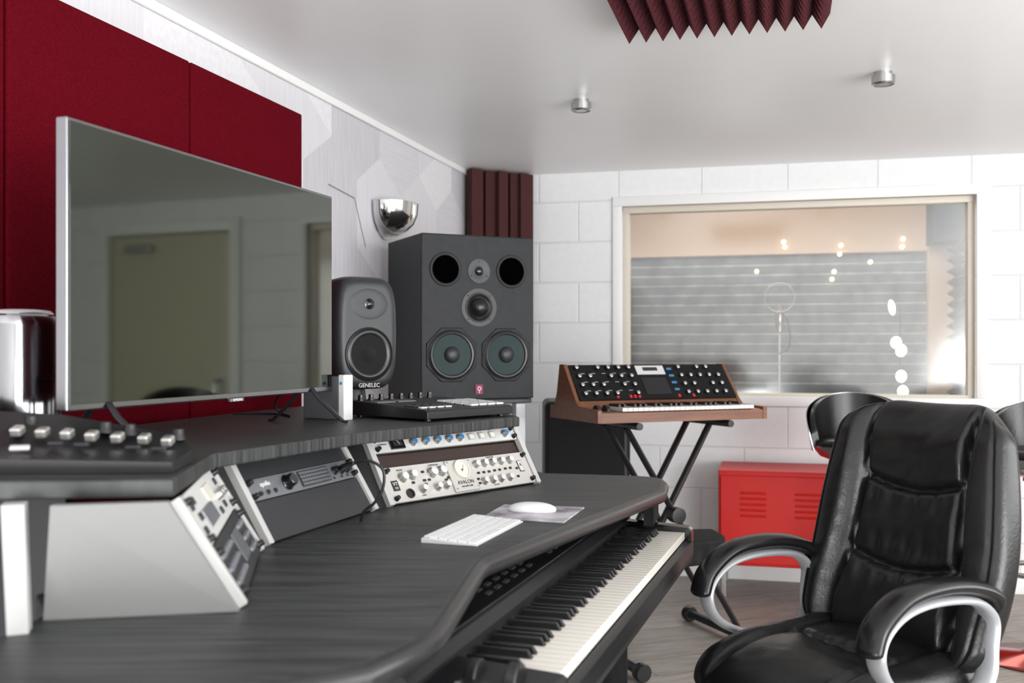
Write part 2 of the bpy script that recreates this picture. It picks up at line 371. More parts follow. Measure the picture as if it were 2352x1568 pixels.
# ceiling foam: pyramids
bm=bmesh.new(); N=12; T=.05; u=Vector((.965,-.26,0)).normalized(); v=Vector((-.26,-.965,0)).normalized()
NV=16
base=[[bm.verts.new(u*T*i+v*T*j+Vector((0,0,-.022))) for j in range(NV+1)] for i in range(N+1)]
for i in range(N):
    for j in range(NV):
        a=bm.verts.new(u*T*(i+.5)+v*T*(j+.5)+Vector((0,0,-.072)))
        q=[base[i][j],base[i+1][j],base[i+1][j+1],base[i][j+1]]
        for k in range(4): bm.faces.new((q[k],q[(k+1)%4],a))
tp=[[bm.verts.new(u*T*i+v*T*j) for j in(0,NV)] for i in(0,N)]
bm.faces.new((tp[0][0],tp[1][0],tp[1][1],tp[0][1]))
bm.faces.new([tp[0][0]]+[base[i][0] for i in range(N+1)]+[tp[1][0]]); bm.faces.new([tp[0][1]]+[base[i][NV] for i in range(N+1)]+[tp[1][1]])
bm.faces.new([tp[0][0]]+[base[0][j] for j in range(NV+1)]+[tp[0][1]]); bm.faces.new([tp[1][0]]+[base[N][j] for j in range(NV+1)]+[tp[1][1]])
o=fin('acoustic_foam_tile',bm,M_foam,None,(.334,3.03,CE-.0005),smooth=False)
top(o,'maroon pyramid acoustic foam tile glued to the ceiling','acoustic foam')
# corner foam, stepped blocks
p0=Vector((-.245,5.44,0)); p1=Vector((.10,5.622,0)); dd=(p1-p0); nn=Vector((dd.y,-dd.x,0)).normalized()
pts=[p0]; cuts=[0,.19,.25,.42,.58,.64,.78,1.0]; deps=[.06,.0,.03,.06,.0,.03,.05]
for k,dp in enumerate(deps):
    pts.append(p0+dd*cuts[k]+nn*(dp+.004)); pts.append(p0+dd*(cuts[k+1]-.003)+nn*(dp+.004-(.012 if dp>.01 else 0)))
pts+= [p1,Vector((.10,5.64,0)),Vector((-.165,5.70,0))]
o=prism('corner_foam',[(p.x,p.y) for p in pts],1.25,CE-.01,M_foam2)
top(o,'brown maroon ridged foam bass trap filling the wall corner','acoustic foam')
# ------------------------------------------------------------ booth beyond window
def rb(name,a0,a1,t0,t1,z0,z1,m,bev=0):
    o=box(name,None,R((a0+a1)/2,(t0+t1)/2,(z0+z1)/2),(a1-a0,t1-t0,z1-z0),m,bev,(0,0,RA)); return o
struct(rb('wall_booth_back',.2,3.4,2.4,2.5,0,1.95,M_stripes))
struct(rb('wall_booth_header',.2,3.4,2.36,2.5,1.951,2.6,M_booth))
struct(rb('wall_booth_left',.1,.2,.23,2.5,0,2.6,M_booth))
struct(rb('wall_booth_right',3.3,3.4,.23,2.36,0,2.6,M_booth))
struct(rb('trim_booth',2.74,3.3,2.30,2.395,0,2.6,M_booth))
struct(rb('ceiling_booth',.1,3.4,.23,2.5,2.6,2.65,M_booth))
struct(rb('floor_booth',.1,3.4,.23,2.5,-.05,0,M_booth))
o=rb('bass_trap',2.72,3.28,1.98,2.29,1.98,2.4,M_boothdark,.01); top(o,'dark slate blue ceiling-height bass trap in the booth','acoustic panel')
bm=bmesh.new(); z=.0
pl=[(0,z)]
while z<1.88: pl+= [(-.05,z+.0375),(0,z+.075)]; z+=.075
pl+=[(.03,z),(.03,0)]
a=[bm.verts.new((x,0,zz)) for x,zz in pl]; b=[bm.verts.new((x,.5,zz)) for x,zz in pl]
bm.faces.new(a);bm.faces.new(b)
for i in range(len(pl)): bm.faces.new((a[i],a[(i+1)%len(pl)],b[(i+1)%len(pl)],b[i]))
o=fin('foam_strip',bm,M_foam3,None,R(2.845,1.40,0),(0,0,RA),smooth=False); top(o,'brown sawtooth foam strip standing in the booth','acoustic foam')
r=empty('globe_pole',R(2.41,1.2,0),RA); top(r,'thin pole with glowing globes','lamp')  # emissive globes set along a thin pole
lathe('pole',r,[(0,0),(.14,0),(.14,.015),(.004,.02),(.004,1.5),(0,1.5)],M_blacksat,seg=16)
for k,(dx,z,tx) in enumerate(((-.055,1.49,-.15),(-.03,1.27,.1),(.0,1.22,.3),(.0,1.06,0),(.01,.965,0))):
    s=lathe('glow_globe',r,[(0,-.04)]+[(.04*math.cos(a*pi/16),.04*math.sin(a*pi/16)) for a in range(-7,8)]+[(0,.04)],M_glow,(dx,-.045,z),(0,tx,0),ang=3)
    s.scale=(.5,.5,1.2) if k==0 else (.8,.8,.95)
for px,py in((1800,555),(1803,567),(1932,563),(1929,583),(2075,548),(2073,566),(2001,600),(1738,622),(1917,622),(1912,640)):  # glowing beads added as reflections of ceiling lights, not real fittings
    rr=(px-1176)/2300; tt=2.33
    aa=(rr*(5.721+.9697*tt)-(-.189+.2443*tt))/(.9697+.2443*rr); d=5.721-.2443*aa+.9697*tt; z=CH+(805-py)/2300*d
    o=lathe('reflection_bead',None,[(0,0),(.010,0),(.015,.008),(.015,.03),(0,.03)],M_reflglow,R(aa,2.33 if z>1.95 else 2.365,z),(0,0,0),16)
    o.rotation_euler=(-pi/2,0,RA); top(o,'tiny warm glowing bead standing in for a light reflection','lamp','booth light reflections')
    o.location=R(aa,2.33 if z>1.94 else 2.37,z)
rr=(1790-1176)/2300; tt=1.0; aa=(rr*(5.721+.9697*tt)-(-.189+.2443*tt))/(.9697+.2443*rr); 
r=empty('microphone_stand',R(aa,tt,0),RA); top(r,'studio condenser microphone with round pop filter on stand','microphone')
lathe('stand_pole',r,[(0,0),(.13,0),(.13,.012),(.007,.02),(.007,1.32),(0,1.32)],M_chrome2)
lathe('microphone_body',r,[(0,0),(.02,0),(.024,.05),(.026,.06),(.026,.15),(.015,.175),(0,.178)],M_chrome2,(0,0,1.34))
sweep('pop_filter',r,[(.09*math.cos(a*pi/16),-.08,1.55+.09*math.sin(a*pi/16)) for a in range(32)],.0025,M_chrome2,closed=True)
sweep('gooseneck',r,spline([(0,-.01,1.2),(.06,-.04,1.25),(.05,-.08,1.4),(.0,-.08,1.46)],8),.004,M_black)
# ------------------------------------------------------------ red cabinet
cr=empty('locker_cabinet',R(1.36+.595,-.24,0),RA); top(cr,'bright red metal locker cabinet with louvred doors','cabinet')
bm=bmesh.new(); add_box(bm,(0,0,.395),(1.19,.4,.47),.006)
fin('body',bm,M_redmetal,cr,ang=.3)
for k in range(2):
    dx=(-.296,.296)[k]
    d=box('door',cr,(dx,-.2065,.39),(.575,.012,.43),M_redmetal,.003)
    for g in(-.13,.13):
        for j in range(5): box('louvre',d,(g,-.009,.05+.028*j-.03),(.125,.009,.010),M_redmetal,.003,(.5,0,0))
    lathe('lock',d,[(0,.008),(.012,.008),(.014,0)],M_steel,(-.24 if k else .24,-.006,.0),(pi/2,0,0),16)
for x in(-.57,.57):
    for y in(-.18,.18): box('leg',cr,(x,y,.08),(.022,.022,.16),M_steel,.002)
# ------------------------------------------------------------ desk
DR=(-.3,2.2,0); desk=empty('studio_desk',DR); top(desk,'dark charcoal wood studio workstation desk with angled rack bays','desk')
ZD=.86
path=[(.10,2.945,.842),(.360,2.880,.842),(.398,2.858,.842),(.415,2.82,.842),(.415,2.76,.842),(.385,2.60,.842),(-.050,1.750,.842),(-.061,1.71,.842),(-.104,1.30,.842),(-.116,1.262,.842),(-.172,1.155,.842),(-.33,1.04,.842),(-.66,.968,.842)]
dt=[(x,y) for x,y,z in path]+[(-.64,1.37),(-.95,1.9),(-.85,2.7),(-.62,3.3),(-.08,3.25)]
prism('desktop',dt,ZD-.035,ZD,M_desk,desk,.004,DR)
pp=[Vector(q)-Vector(DR) for q in path]
o=sweep('edge_trim',desk,pp,.0178,M_edge,.017,side=(0,0,1),seg=16); o.data.set_sharp_from_angle(angle=.42)
sh=[(.02,2.724),(-.077,3.18),(-.15,3.42),(-.62,3.42),(-.80,2.9),(-.95,2.3),(-1.12,1.75),(-1.17,1.34),(-.706,1.38),(-.475,1.403),(-.521,1.747),(-.331,2.2)]
prism('upper_shelf',sh,1.014,1.04,M_desk,desk,.003,DR)
prism('end_apron',[(.39,2.86),(.406,2.80),(.398,2.72),(.365,2.58),(.34,2.59),(.37,2.72),(.36,2.86)],.765,.824,M_deskdark,desk,.004,DR)
def wbox(name,pts,z0,z1,m,bev=.002): return prism(name,pts,z0,z1,m,desk,bev,DR)
wbox('side_panel',[(.05,2.93),(.33,2.86),(.325,2.84),(.045,2.91)],0,.824,M_deskdark)
wbox('side_panel',[(-.62,1.02),(-.60,1.02),(-.62,1.34),(-.64,1.34)],0,.824,M_deskdark)
wbox('modesty_panel',[(-.60,1.4),(-.58,1.4),(-.50,2.2),(.0,2.88),(-.02,2.9),(-.52,2.22)],0,.824,M_deskdark)
wbox('riser_panel',[(-1.1,1.48),(-.66,1.48),(-.66,1.5),(-1.1,1.5)],.5,1.013,M_navy)
wbox('riser_panel',[(-.16,3.19),(-.14,3.2),(-.60,3.28),(-.60,3.26)],.861,1.013,M_deskdark)
tr=[(-.24,1.45),(-.08,1.80),(.20,2.55),(.42,2.86),(.60,2.95),(.632,2.98),(.645,3.03),(.63,3.14),(.30,3.10),(.08,2.80),(-.36,1.50)]
wbox('keyboard_tray',tr,.590,.664,M_deskdark,.012)
class Bay:
    def __init__(s,BL,BR,rec=.092,h=.152):
        s.O=Vector((*BL,ZD)); e=Vector((*BR,ZD))-s.O; s.L=e.length; s.u=e.normalized()
        n=Vector((s.u.y,-s.u.x,0)); vv=-n*rec+Vector((0,0,h)); s.H=vv.length; s.v=vv.normalized(); s.n=s.u.cross(s.v).normalized()
    def pt(s,u,v,w=0): return s.O+s.u*u+s.v*v+s.n*w
    def M(s,u=0,v=0,w=0):
        m=Matrix((s.u,s.v,s.n)).transposed().to_4x4(); m.translation=s.pt(u,v,w); return m
    def box(s,name,u0,u1,v0,v1,w0,w1,m,bev=.0):
        P=[s.pt(*q) for q in((u0,v0,w0),(u1,v0,w0),(u1,v1,w0),(u0,v1,w0),(u0,v0,w1),(u1,v0,w1),(u1,v1,w1),(u0,v1,w1))]
        return hexa(name,[p-Vector(DR) for p in P],m,desk,bev)
    def unit(s,name,u0,u1,v0,v1,m,thk=.008):
        bm=bmesh.new(); W=u1-u0;H=v1-v0
        add_box(bm,(W/2,H/2,-thk/2),(W,H,thk),.0008)
        o=fin(name,bm,m,ang=.3); o.matrix_world=s.M(u0,v0,thk)
        for x in(.010,W-.010):
            for y in ((.010,H-.010) if H>.05 else (.008,H-.008)): knob(o,x,y,.0,.0058,.012,M_black,name='rack_screw')
        return o
BR_=Bay((-.286,2.30),(.072,2.715)); BC=Bay((-.453,1.84),(-.308,2.256)); BL_=Bay((-.3807,1.399),(-.4547,1.80))
for B in(BR_,BC,BL_):
    B.box('rack_cheek',0,.016,.0,B.H-.001,-.004,.012,M_cheek,.001)
    B.box('rack_cheek',B.L-.016,B.L,.0,B.H-.001,-.004,.012,M_cheek,.001)
    B.box('rack_backing',.005,B.L-.005,.034,B.H-.02,-.030,-.020,M_brown)
def side_pan(B,u,m,back,name='end_panel',t=.016,s=1):
    n=Vector((B.u.y,-B.u.x,0)); a=B.pt(u,0,.0); b=B.pt(u,B.H,.0); a2=a-n*back; b2=Vector((a2.x,a2.y,b.z))
    o=B.u*t*s; P=[a,a2,b2,b]; P=P+[q+o for q in P]; hexa(name,[q-Vector(DR) for q in P],m,desk)
side_pan(BR_,BR_.L,M_cheek,.34,s=1,t=.008)
P=[Vector(q) for q in((-.3807,1.399,.8605),(-.629,1.353,.8605),(-.618,1.349,1.0135),(-.473,1.382,1.0135))]
o_=Vector((.004,-.018,0)); hexa('end_panel',[q-Vector(DR) for q in P]+[q+o_-Vector(DR) for q in P],M_grey,desk)
P=[Vector(q) for q in((-.637,1.262,.8605),(-.614,1.272,.8605),(-.655,1.345,1.0135),(-.682,1.335,1.0135))]
o_=Vector((-.01,.03,0)); hexa('end_upright',[q-Vector(DR) for q in P]+[q+o_-Vector(DR) for q in P],M_post,desk)
for (A,B) in((BC,BR_),(BL_,BC)):
    a=A.pt(A.L,0,-.002); b=B.pt(0,0,-.002); c2=B.pt(0,A.H-.002,-.004); d2=A.pt(A.L,A.H-.002,-.004)
    nrm=Vector((-.02,.01,0)); P=[a,b,c2,d2]; hexa('bay_filler',[q-Vector(DR) for q in P]+[q+nrm-Vector(DR) for q in P],M_black,desk)
BR_.box('blank_plate',.02,BR_.L-.02,.10,.131,-.012,-.006,M_brown)
un=BR_.unit('channel_strip',.018,BR_.L-.018,.004,.094,M_cream); top(un,'cream metal vacuum tube channel strip with many silver knobs','rack unit')
for x,y,r in((.052,.060,.0115),(.083,.063,.0115),(.150,.063,.0125),(.182,.064,.0125),(.100,.024,.0095),(.150,.024,.0095),(.180,.025,.0095)): knob(un,x,y,0,r,.017,M_knobs,cap=M_grille)
for x in(.312,.343,.374,.408,.442): knob(un,x,.070,0,.0095,.015,M_knobs,cap=M_grille)
for x in(.318,.350,.382,.416): knob(un,x,.022,0,.0095,.015,M_knobs,cap=M_grille)
pl=box('meter_plate',un,(.247,.045,.003),(.088,.086,.006),M_cream,.002)
lathe('meter',pl,[(0,.004),(.022,.004),(.022,.007),(.025,.007),(.026,0)],[M_meter],(0,.014,.003),seg=32)
rbox(pl,(.004,.016,.0075),(.001,.022,.0008),M_ink,'needle',(0,0,-.6))
text('lettering',pl,'AVALON',.0145,(0,-.020,.0035),(0,0,0),M_ink); text('lettering',pl,'VACUUM TUBE',.006,(0,-.031,.0035),(0,0,0),M_ink)
text('lettering',pl,'VU',.006,(0,.012,.0075),(0,0,0),M_ink)
for x in(-.038,.038):
    for y in(-.036,.036): knob(pl,x,y,.003,.0028,.002,M_steel,name='screw')
bd=box('badge',un,(.022,.042,.001),(.020,.026,.002),M_ink,.0005); text('lettering',bd,'VT',.012,(0,.004,.0012),(0,0,0),M_inkw); text('lettering',bd,'737',.007,(0,-.007,.0012),(0,0,0),M_inkw)
bd=box('badge',un,(.478,.05,.001),(.018,.032,.002),M_ink,.0005); bd2=rbox(bd,(0,0,.001),(.015,.029,.001),M_facew,'badge_face',bevel=.0003); text('lettering',bd,'A',.014,(0,.003,.0017),(0,0,0),M_ink)
lathe('input_socket',un,[(0,.001),(.008,.001),(.0085,.004),(.012,.004),(.012,0)],M_black,(.058,.018,0),seg=24)
for x,y in((.08,.044),(.118,.046),(.118,.036),(.134,.046),(.2,.045),(.19,.04),(.122,.068),(.31,.046),(.33,.046),(.35,.046),(.372,.047),(.392,.047),(.415,.048),(.435,.048),(.46,.045),(.452,.022),(.3,.03),(.3,.018)):
    rbox(un,(x,y,.0015),(.009,.006,.003),M_black,'switch')
for x,y,s in((.052,.080,'PREAMP'),(.165,.083,'COMPRESSOR'),(.375,.086,'EQUALIZER'),(.1,.009,'GAIN'),(.36,.008,'OUTPUT')): text('lettering',un,s,.0055,(x,y,.0003),(0,0,0),M_ink)
un=BR_.unit('compressor_unit',.018,BR_.L-.018,.134,BR_.H-.004,M_facew); top(un,'white faced rack compressor with blue capped knobs','rack unit')
mt_=box('meter',un,(.075,.020,.003),(.044,.032,.006),M_blackgloss,.001); rbox(mt_,(.0,-.002,.0035),(.03,.014,.0006),M_blank,'meter_scale'); rbox(mt_,(.002,.0,.0042),(.001,.014,.0006),M_inkw,'needle',(0,0,.5))
for x in(.128,.170,.211,.253,.293,.468): knob(un,x,.018,0,.0092,.014,M_knobs,cap=M_blue)
for x in(.337,.377,.418): b_=rbox(un,(x,.018,.003),(.020,.018,.006),M_cream,'push_button',bevel=.002); rbox(b_,(0,0,.003),(.014,.012,.0015),M_lit,'button_lens')
for x,s in((.128,'THRESHOLD'),(.170,'ATTACK'),(.211,'RATIO'),(.253,'RELEASE'),(.293,'MAKE-UP'),(.355,'BYPASS'),(.418,'MIX'),(.03,'COMPRESSOR')): text('lettering',un,s,.0045,(x,.034 if x>.05 else .02,.0003),(0,0,0),M_ink)
text('lettering',un,'XL',.012,(.492,.026,.0003),(0,0,0),M_ink)
BC.box('blank_plate',.017,BC.L-.017,.132,BC.H-.002,-.002,.006,M_blank,.0008); BC.box('blank_plate',.017,BC.L-.017,.003,.084,-.002,.006,M_blank,.0008)
un=BC.unit('audio_interface',.017,BC.L-.017,.086,.130,M_iface); top(un,'silver grey rack audio interface with large black dial','rack unit')
kf=knob(un,.135,.022,0,.0145,.02,M_blackgloss)
text('lettering',un,'apollo',.014,(.062,.03,.0003),(0,0,0),M_inkw)
for x in(.035,.06,.085): knob(un,x,.012,0,.0045,.004,M_ink,name='socket')
g=box('level_display',un,(.24,.022,.0015),(.115,.034,.003),M_blank,.001)
for i in range(11):
    for j in range(4): rbox(g,(-.05+i*.010,-.012+j*.008,.0018),(.0075,.0055,.001),M_iface,'display_cell',bevel=.0004)
for x,y in((.325,.024),(.352,.022),(.376,.022)): knob(un,x,y,0,.0085,.013,M_black)
for x in(.312,.345,.37): rbox(un,(x,.008,.001),(.007,.005,.002),M_ink,'switch')
pr=BC.pt(.352,.108,.024)
pc=empty('patch_cable',pr); top(pc,'black patch cable with jack plug looping to the desk','cable')
q2=Vector((-.330,2.10,.985))
cp=[q2,Vector((-.295,2.085,.990)),Vector((-.268,2.08,.972)),Vector((-.268,2.08,.935)),Vector((-.285,2.08,.905)),Vector((-.308,2.085,.885)),Vector((-.315,2.09,.8635))]
sweep('cable',pc,[p-pr for p in spline(cp,10)],.0032,M_black)
dq=(q2-pr); sweep('jack_plug',pc,[dq*0,dq*.3,dq*.31,dq*.85,dq],.0075,M_black,taper=lambda t:1 if t<.75 else .6)
un=BL_.unit('effects_unit',.018,BL_.L-.018,.092,BL_.H-.004,M_facew); top(un,'white faced rack effects unit with display','rack unit')
rbox(un,(.22,.055,.001),(.07,.03,.003),M_meter,'display'); rbox(un,(.14,.03,.001),(.11,.03,.003),M_iface,'display')
for x,y in((.04,.06),(.07,.065),(.04,.02),(.30,.02),(.33,.06),(.06,.04),(.24,.018)): rbox(un,(x,y,.001),(.022,.012,.003),M_blank,'switch')
for x in(.27,.30,.33): knob(un,x,.04,0,.008,.012,M_knobs)
un=BL_.unit('equalizer_unit',.018,BL_.L-.018,.004,.089,M_blank); top(un,'black rack unit with rows of small knobs','rack unit')
rbox(un,(.22,.045,.001),(.08,.05,.003),M_drive,'display')
for i in range(6):
    for j in range(3): knob(un,.03+i*.022,.02+j*.022,0,.005,.006,M_iface)
for i in range(4):
    for j in range(3): knob(un,.28+i*.018,.02+j*.022,0,.005,.006,M_iface)
# ------------------------------------------------------------ television
tv=empty('television',(-.611,2.146,1.0405),math.atan2(.951,.309)); top(tv,'flat screen television with thin silver bezel standing on shelf','television')
W=.940;Z0=.075;Z1=.578
bm=bmesh.new(); add_box(bm,(0,.012,(Z0+Z1)/2),(W,.024,Z1-Z0),.003); add_box(bm,(0,.04,.27),(W*.75,.035,.3),.012)
fin('bezel',bm,M_tvframe,tv,ang=.3)
box('screen',tv,(0,-.0005,(Z0+Z1)/2+.003),(W-.012,.003,Z1-Z0-.018),M_screen,.0005)
lg=box('logo_tab',tv,(.03,-.003,Z0-.002),(.05,.008,.008),M_tvframe,.001); text('lettering',tv,'SAMSUNG',.008,(.03,-.0075,Z0-.002),(pi/2,0,0),M_inkw)
for x in(-.366,.366):
    pth=[(x,-.095,.004),(x,-.085,.006),(x,-.02,.06),(x,0,.085),(x,.03,.085),(x,.05,.06),(x,.11,.006),(x,.12,.004)]
    sweep('foot',tv,pth,.009,M_blacksat,.004,side=(1,0,0),seg=8)
pts_=[(-.60,2.62,1.12),(-.63,2.66,1.07),(-.60,2.70,1.0445),(-.66,2.78,1.0445),(-.78,2.80,1.0445)]
o_=Vector(pts_[2]); q=empty('loose_cable',o_); top(q,'black thin cable trailing on the shelf behind television','cable')
sweep('wire',q,[p-o_ for p in spline(pts_,8)],.003,M_black,seg=8)
# ------------------------------------------------------------ cylinder computer
r=empty('cylinder_computer',(-.944,1.90,1.0405)); top(r,'glossy chrome cylindrical desktop computer','computer')
lathe('housing',r,[(.0,.002),(.078,.002),(.083,.01),(.083,.12),(.083,.228),(.082,.236),(.078,.244),(.072,.248)],M_cyl,seg=64,ang=.5)
lathe('top_rim',r,[(.073,.246),(.070,.254),(.062,.257),(.056,.252),(.052,.20),(0,.19)],M_chrome,seg=64,ang=.9)
# ------------------------------------------------------------ mixer on shelf
A=Vector((-.507,1.475,1.0405)); 
cs=[(-.96,1.435),(-.498,1.468),(-.512,1.60),(-.56,1.695),(-.745,1.655),(-.965,1.63)]
hz=[.028,.016,.022,.036,.074,.088]
bm=bmesh.new(); bb=[bm.verts.new((x-A.x,y-A.y,.0005)) for x,y in cs]; tt_=[bm.verts.new((x-A.x,y-A.y,z)) for (x,y),z in zip(cs,hz)]
bm.faces.new(bb); 
for t3 in((0,1,2),(0,2,3),(0,3,4),(0,4,5)): bm.faces.new([tt_[i] for i in t3])
for i in range(6): bm.faces.new((bb[i],bb[(i+1)%6],tt_[(i+1)%6],tt_[i]))
mx=fin('control_surface',bm,M_black,None,A); top(mx,'black mixing control surface with silver faders and knobs','mixer')
def mz(x,y):
    fx=(x+.96)/.45; fy=(y-1.44)/.2; return (.028*(1-fx)+.014*fx)*(1-fy)+(.084*(1-fx)+.028*fx)*fy
rnd=random.Random(4)
for i in range(11):
    x=-.93+i*.038
    for j,y in enumerate((1.480,1.510,1.548,1.60)):
        yy=y+(.005*i)
        if yy>1.645 and x<-.6: continue
        if j==0 and rnd.random()<.5: rbox(mx,(x-A.x,yy-A.y,mz(x,yy)+.001),(.028,.013,.006),M_alu,'pad_button',(.25,0,.07*i),.002)
        elif j==1 and rnd.random()<.6: rbox(mx,(x-A.x,yy-A.y,mz(x,yy)+.001),(.022,.010,.005),M_blank,'button')
        elif j==2: rbox(mx,(x-A.x,yy-A.y+rnd.uniform(-.012,.012),mz(x,yy)+.006),(.018,.022,.015),M_knobs,'fader_cap',(.25,0,0),bevel=.004)
        elif j==3 and rnd.random()<.6: knob(mx,x-A.x,yy-A.y,mz(x,yy)-.001,.010,.018,M_black)
# ------------------------------------------------------------ pad controller on shelf
dc=Vector((-.222,2.742,1.0405)); ang=math.atan2(.256,.2214)
pc=empty('pad_controller',dc,ang); top(pc,'black pad controller with knobs and light pads on shelf','music controller')
profx('body',pc,[(-.155,.006),(-.155,.024),(-.145,.03),(.13,.045),(.155,.045),(.155,.006)],-.165,.165,M_black,.002)
for x in(-.14,.14):
    for y in(-.13,.13): lathe('rubber_foot',pc,[(0,0),(.01,0),(.01,.007),(0,.007)],M_rubber,(x,y,0),seg=12)
sl=math.atan2(.015,.275)
for i in range(4):
    for j in range(4): rbox(pc,(.035+i*.034,-.118+j*.034,.0335+(j*.034+.03)*.0545),(.029,.029,.006),M_grille,'pad',(sl,0,0),.002)
for i in range(8): knob(pc,-.148+i*.037,.12,.0445,.0075,.016,M_blackgloss)
for k in range(2): rbox(pc,(-.12+k*.075,.062,.042),(.065,.035,.003),M_iface,'display',(sl,0,0))
for i in range(4):
    for j in range(3): rbox(pc,(-.145+i*.030,-.118+j*.026,.0325+(j*.026+.03)*.0545),(.022,.012,.004),M_grille if j==0 else M_blank,'button',(sl,0,0))
# ------------------------------------------------------------ external drive
ed=Vector((-.432,2.60,1.0405)); sd=Vector((-.185,.105)).normalized()
ea=math.atan2(-sd.y,-sd.x)
e=empty('external_drive',ed,ea); top(e,'white and dark grey upright external drive enclosure','hard drive')
box('case',e,(-.07,.0,.056),(.12,.033,.112),M_drive,.004); box('front_cover',e,(.0,0,.058),(.02,.037,.118),M_kwhite,.003)
lathe('power_light',e,[(0,.001),(.004,.001),(.004,0)],M_blue,(.0,-.019,.095),(pi/2,0,0),16)
# ------------------------------------------------------------ small monitor speaker
gm=empty('studio_monitor',(-.512,3.21,1.0405),math.radians(38)); top(gm,'rounded dark grey two-way studio monitor on shelf','speaker')
bm=bmesh.new(); rings=[]
prof=[(-.108,.70,.80),(-.1075,.78,.86),(-.104,.87,.92),(-.096,.94,.96),(-.08,.985,.99),(-.04,1,1),(.03,.97,.98),(.08,.86,.9),(.10,.7,.76)]
for y,sx,sz in prof:
    ring=[]
    for k in range(64):
        a=2*pi*k/64; ca,sa=math.cos(a),math.sin(a); p=5
        zz=.178*sz*math.copysign(abs(sa)**(2/p),sa)
        ring.append(bm.verts.new((.112*sx*(1-.10*(zz/.178)**2)*math.copysign(abs(ca)**(2/p),ca),y,.235+zz)))
    rings.append(ring)
for A_,B_ in zip(rings,rings[1:]):
    for k in range(64): bm.faces.new((A_[k],A_[(k+1)%64],B_[(k+1)%64],B_[k]))
bm.faces.new(rings[0]); bm.faces.new(rings[-1])
o=fin('cabinet',bm,M_gen,gm,ang=1.2); md=o.modifiers.new('wn','WEIGHTED_NORMAL')
rx=(pi/2,0,0)
lathe('woofer_ring',gm,[(.078,.003),(.080,.006),(.084,.004),(.085,0)],M_black,(0,-.1075,.168),rx,48)
lathe('woofer_surround',gm,[(.079,.003),(.074,.006),(.066,.006),(.060,.002)],M_rubber,(0,-.1075,.168),rx,48,ang=1.5)
lathe('woofer_cone',gm,[(.061,.003),(.04,.0012),(.024,.001),(0,.001)],M_mesh,(0,-.1075,.168),rx,48)
lathe('dust_cap',gm,[(.024,.001),(.018,.006),(.009,.009),(0,.010)],M_mesh,(0,-.1075,.168),rx,32,ang=2)
lathe('waveguide',gm,[(.060,.0005),(.050,.0022),(.030,.0012),(.018,.0008),(.0,.0008)],M_gen,(0,-.108,.325),rx,48,sx=1.1,sy=.8,ang=2)
lathe('tweeter',gm,[(.017,0),(.017,.002),(.013,.003),(.008,.007),(0,.009)],M_blackgloss,(0,-.1085,.325),rx,32)
text('lettering',gm,'GENELEC',.018,(0,-.1084,.071),rx,M_inkw,.0006)
lathe('support_foot',gm,[(0,.0),(.075,.0),(.08,.006),(.045,.016),(.04,.062),(0,.062)],M_black,seg=32)
# ------------------------------------------------------------ large monitor
bs=empty('large_studio_monitor',(-.221,4.193,1.0255),math.radians(25)); top(bs,'large black four-driver studio monitor with twin green woofers','speaker')
SW,SD,SH=.488,.42,.655
bx=box('cabinet',bs,(0,0,SH/2),(SW,SD,SH),M_spk,.006,seg=3)
yf=-SD/2
def drv(x,z,prof,m,name,yy=0,seg=48,ang=.5): return lathe(name,bs,prof,m,(x,yf-yy,z),rx,seg,ang=ang)
for sx_ in(-1,1):
    x=.143*sx_
    drv(x,.515,[(.068,0),(.067,.0035),(.064,.005),(.059,.0045),(.054,.002),(.050,.0005)],M_spk,'bass_port',ang=2)
    drv(x,.515,[(0,.0032),(.0555,.0032),(.056,.001)],M_dark,'port_dark_disc')  # flat black disc, the darkness of the hole is put into its colour
    x=.118*sx_
    fl=lathe('woofer_flange',bs,[(0,.004),(.112,.004),(.116,0)],M_spk,(x,yf,.178),(pi/2,0,0),8,ang=.3)
    fl.data.transform(Matrix.Rotation(pi/8,4,'Z'))
    drv(x,.178,[(.100,.0045),(.099,.008),(.096,.009),(.090,.013),(.084,.012),(.080,.007)],M_rubber,'woofer_surround')
    drv(x,.178,[(.081,.0075),(.04,.0052),(0,.005)],M_cone,'woofer_cone',ang=2)
    drv(x,.178,[(.033,.005),(.031,.012),(.024,.019),(.012,.023),(0,.024)],M_gen,'dust_cap',ang=2)
    for k in range(8): knob(fl,.106*math.cos(k*pi/4+pi/8),.106*math.sin(k*pi/4+pi/8),.004,.0035,.002,M_ink,name='screw')
pt=drv(0,.367,[(.076,0),(.076,.003),(.060,.0035),(.057,.006),(.052,.006)],M_gen,'midrange_plate')
drv(0,.367,[(.055,.006),(.050,.009),(.044,.006),(.040,.004),(0,.004)],M_rubber,'midrange_surround')
drv(0,.367,[(.040,.004),(.037,.014),(.028,.026),(.014,.033),(0,.035)],M_rubber,'midrange_dome',ang=2)
for k in range(4): knob(pt,.066*math.cos(k*pi/2+pi/4),.066*math.sin(k*pi/2+pi/4),.003,.003,.002,M_ink,name='screw')
drv(0,.512,[(.048,0),(.048,.003),(.022,.003),(.017,.0015),(0,.0015)],M_gen,'tweeter_plate')
drv(0,.512,[(.018,.003),(.016,.006),(.009,.010),(0,.012)],M_blackgloss,'tweeter_dome',ang=2)
for k in range(3): knob(bs,.038*math.cos(k*2*pi/3+pi/2),yf-.003,.512+.038*math.sin(k*2*pi/3+pi/2),.003,.002,M_ink,rx,name='screw')
bd=box('badge',bs,(0,yf-.002,.040),(.034,.004,.040),M_logo,.001); lathe('emblem',bd,[(.0085,.001),(.0085,.0022),(.0055,.0022),(.0055,.001)],M_inkw,(0,-.0012,.003),rx,24); rbox(bd,(0,-.0025,-.011),(.004,.002,.008),M_inkw,'emblem_stem')
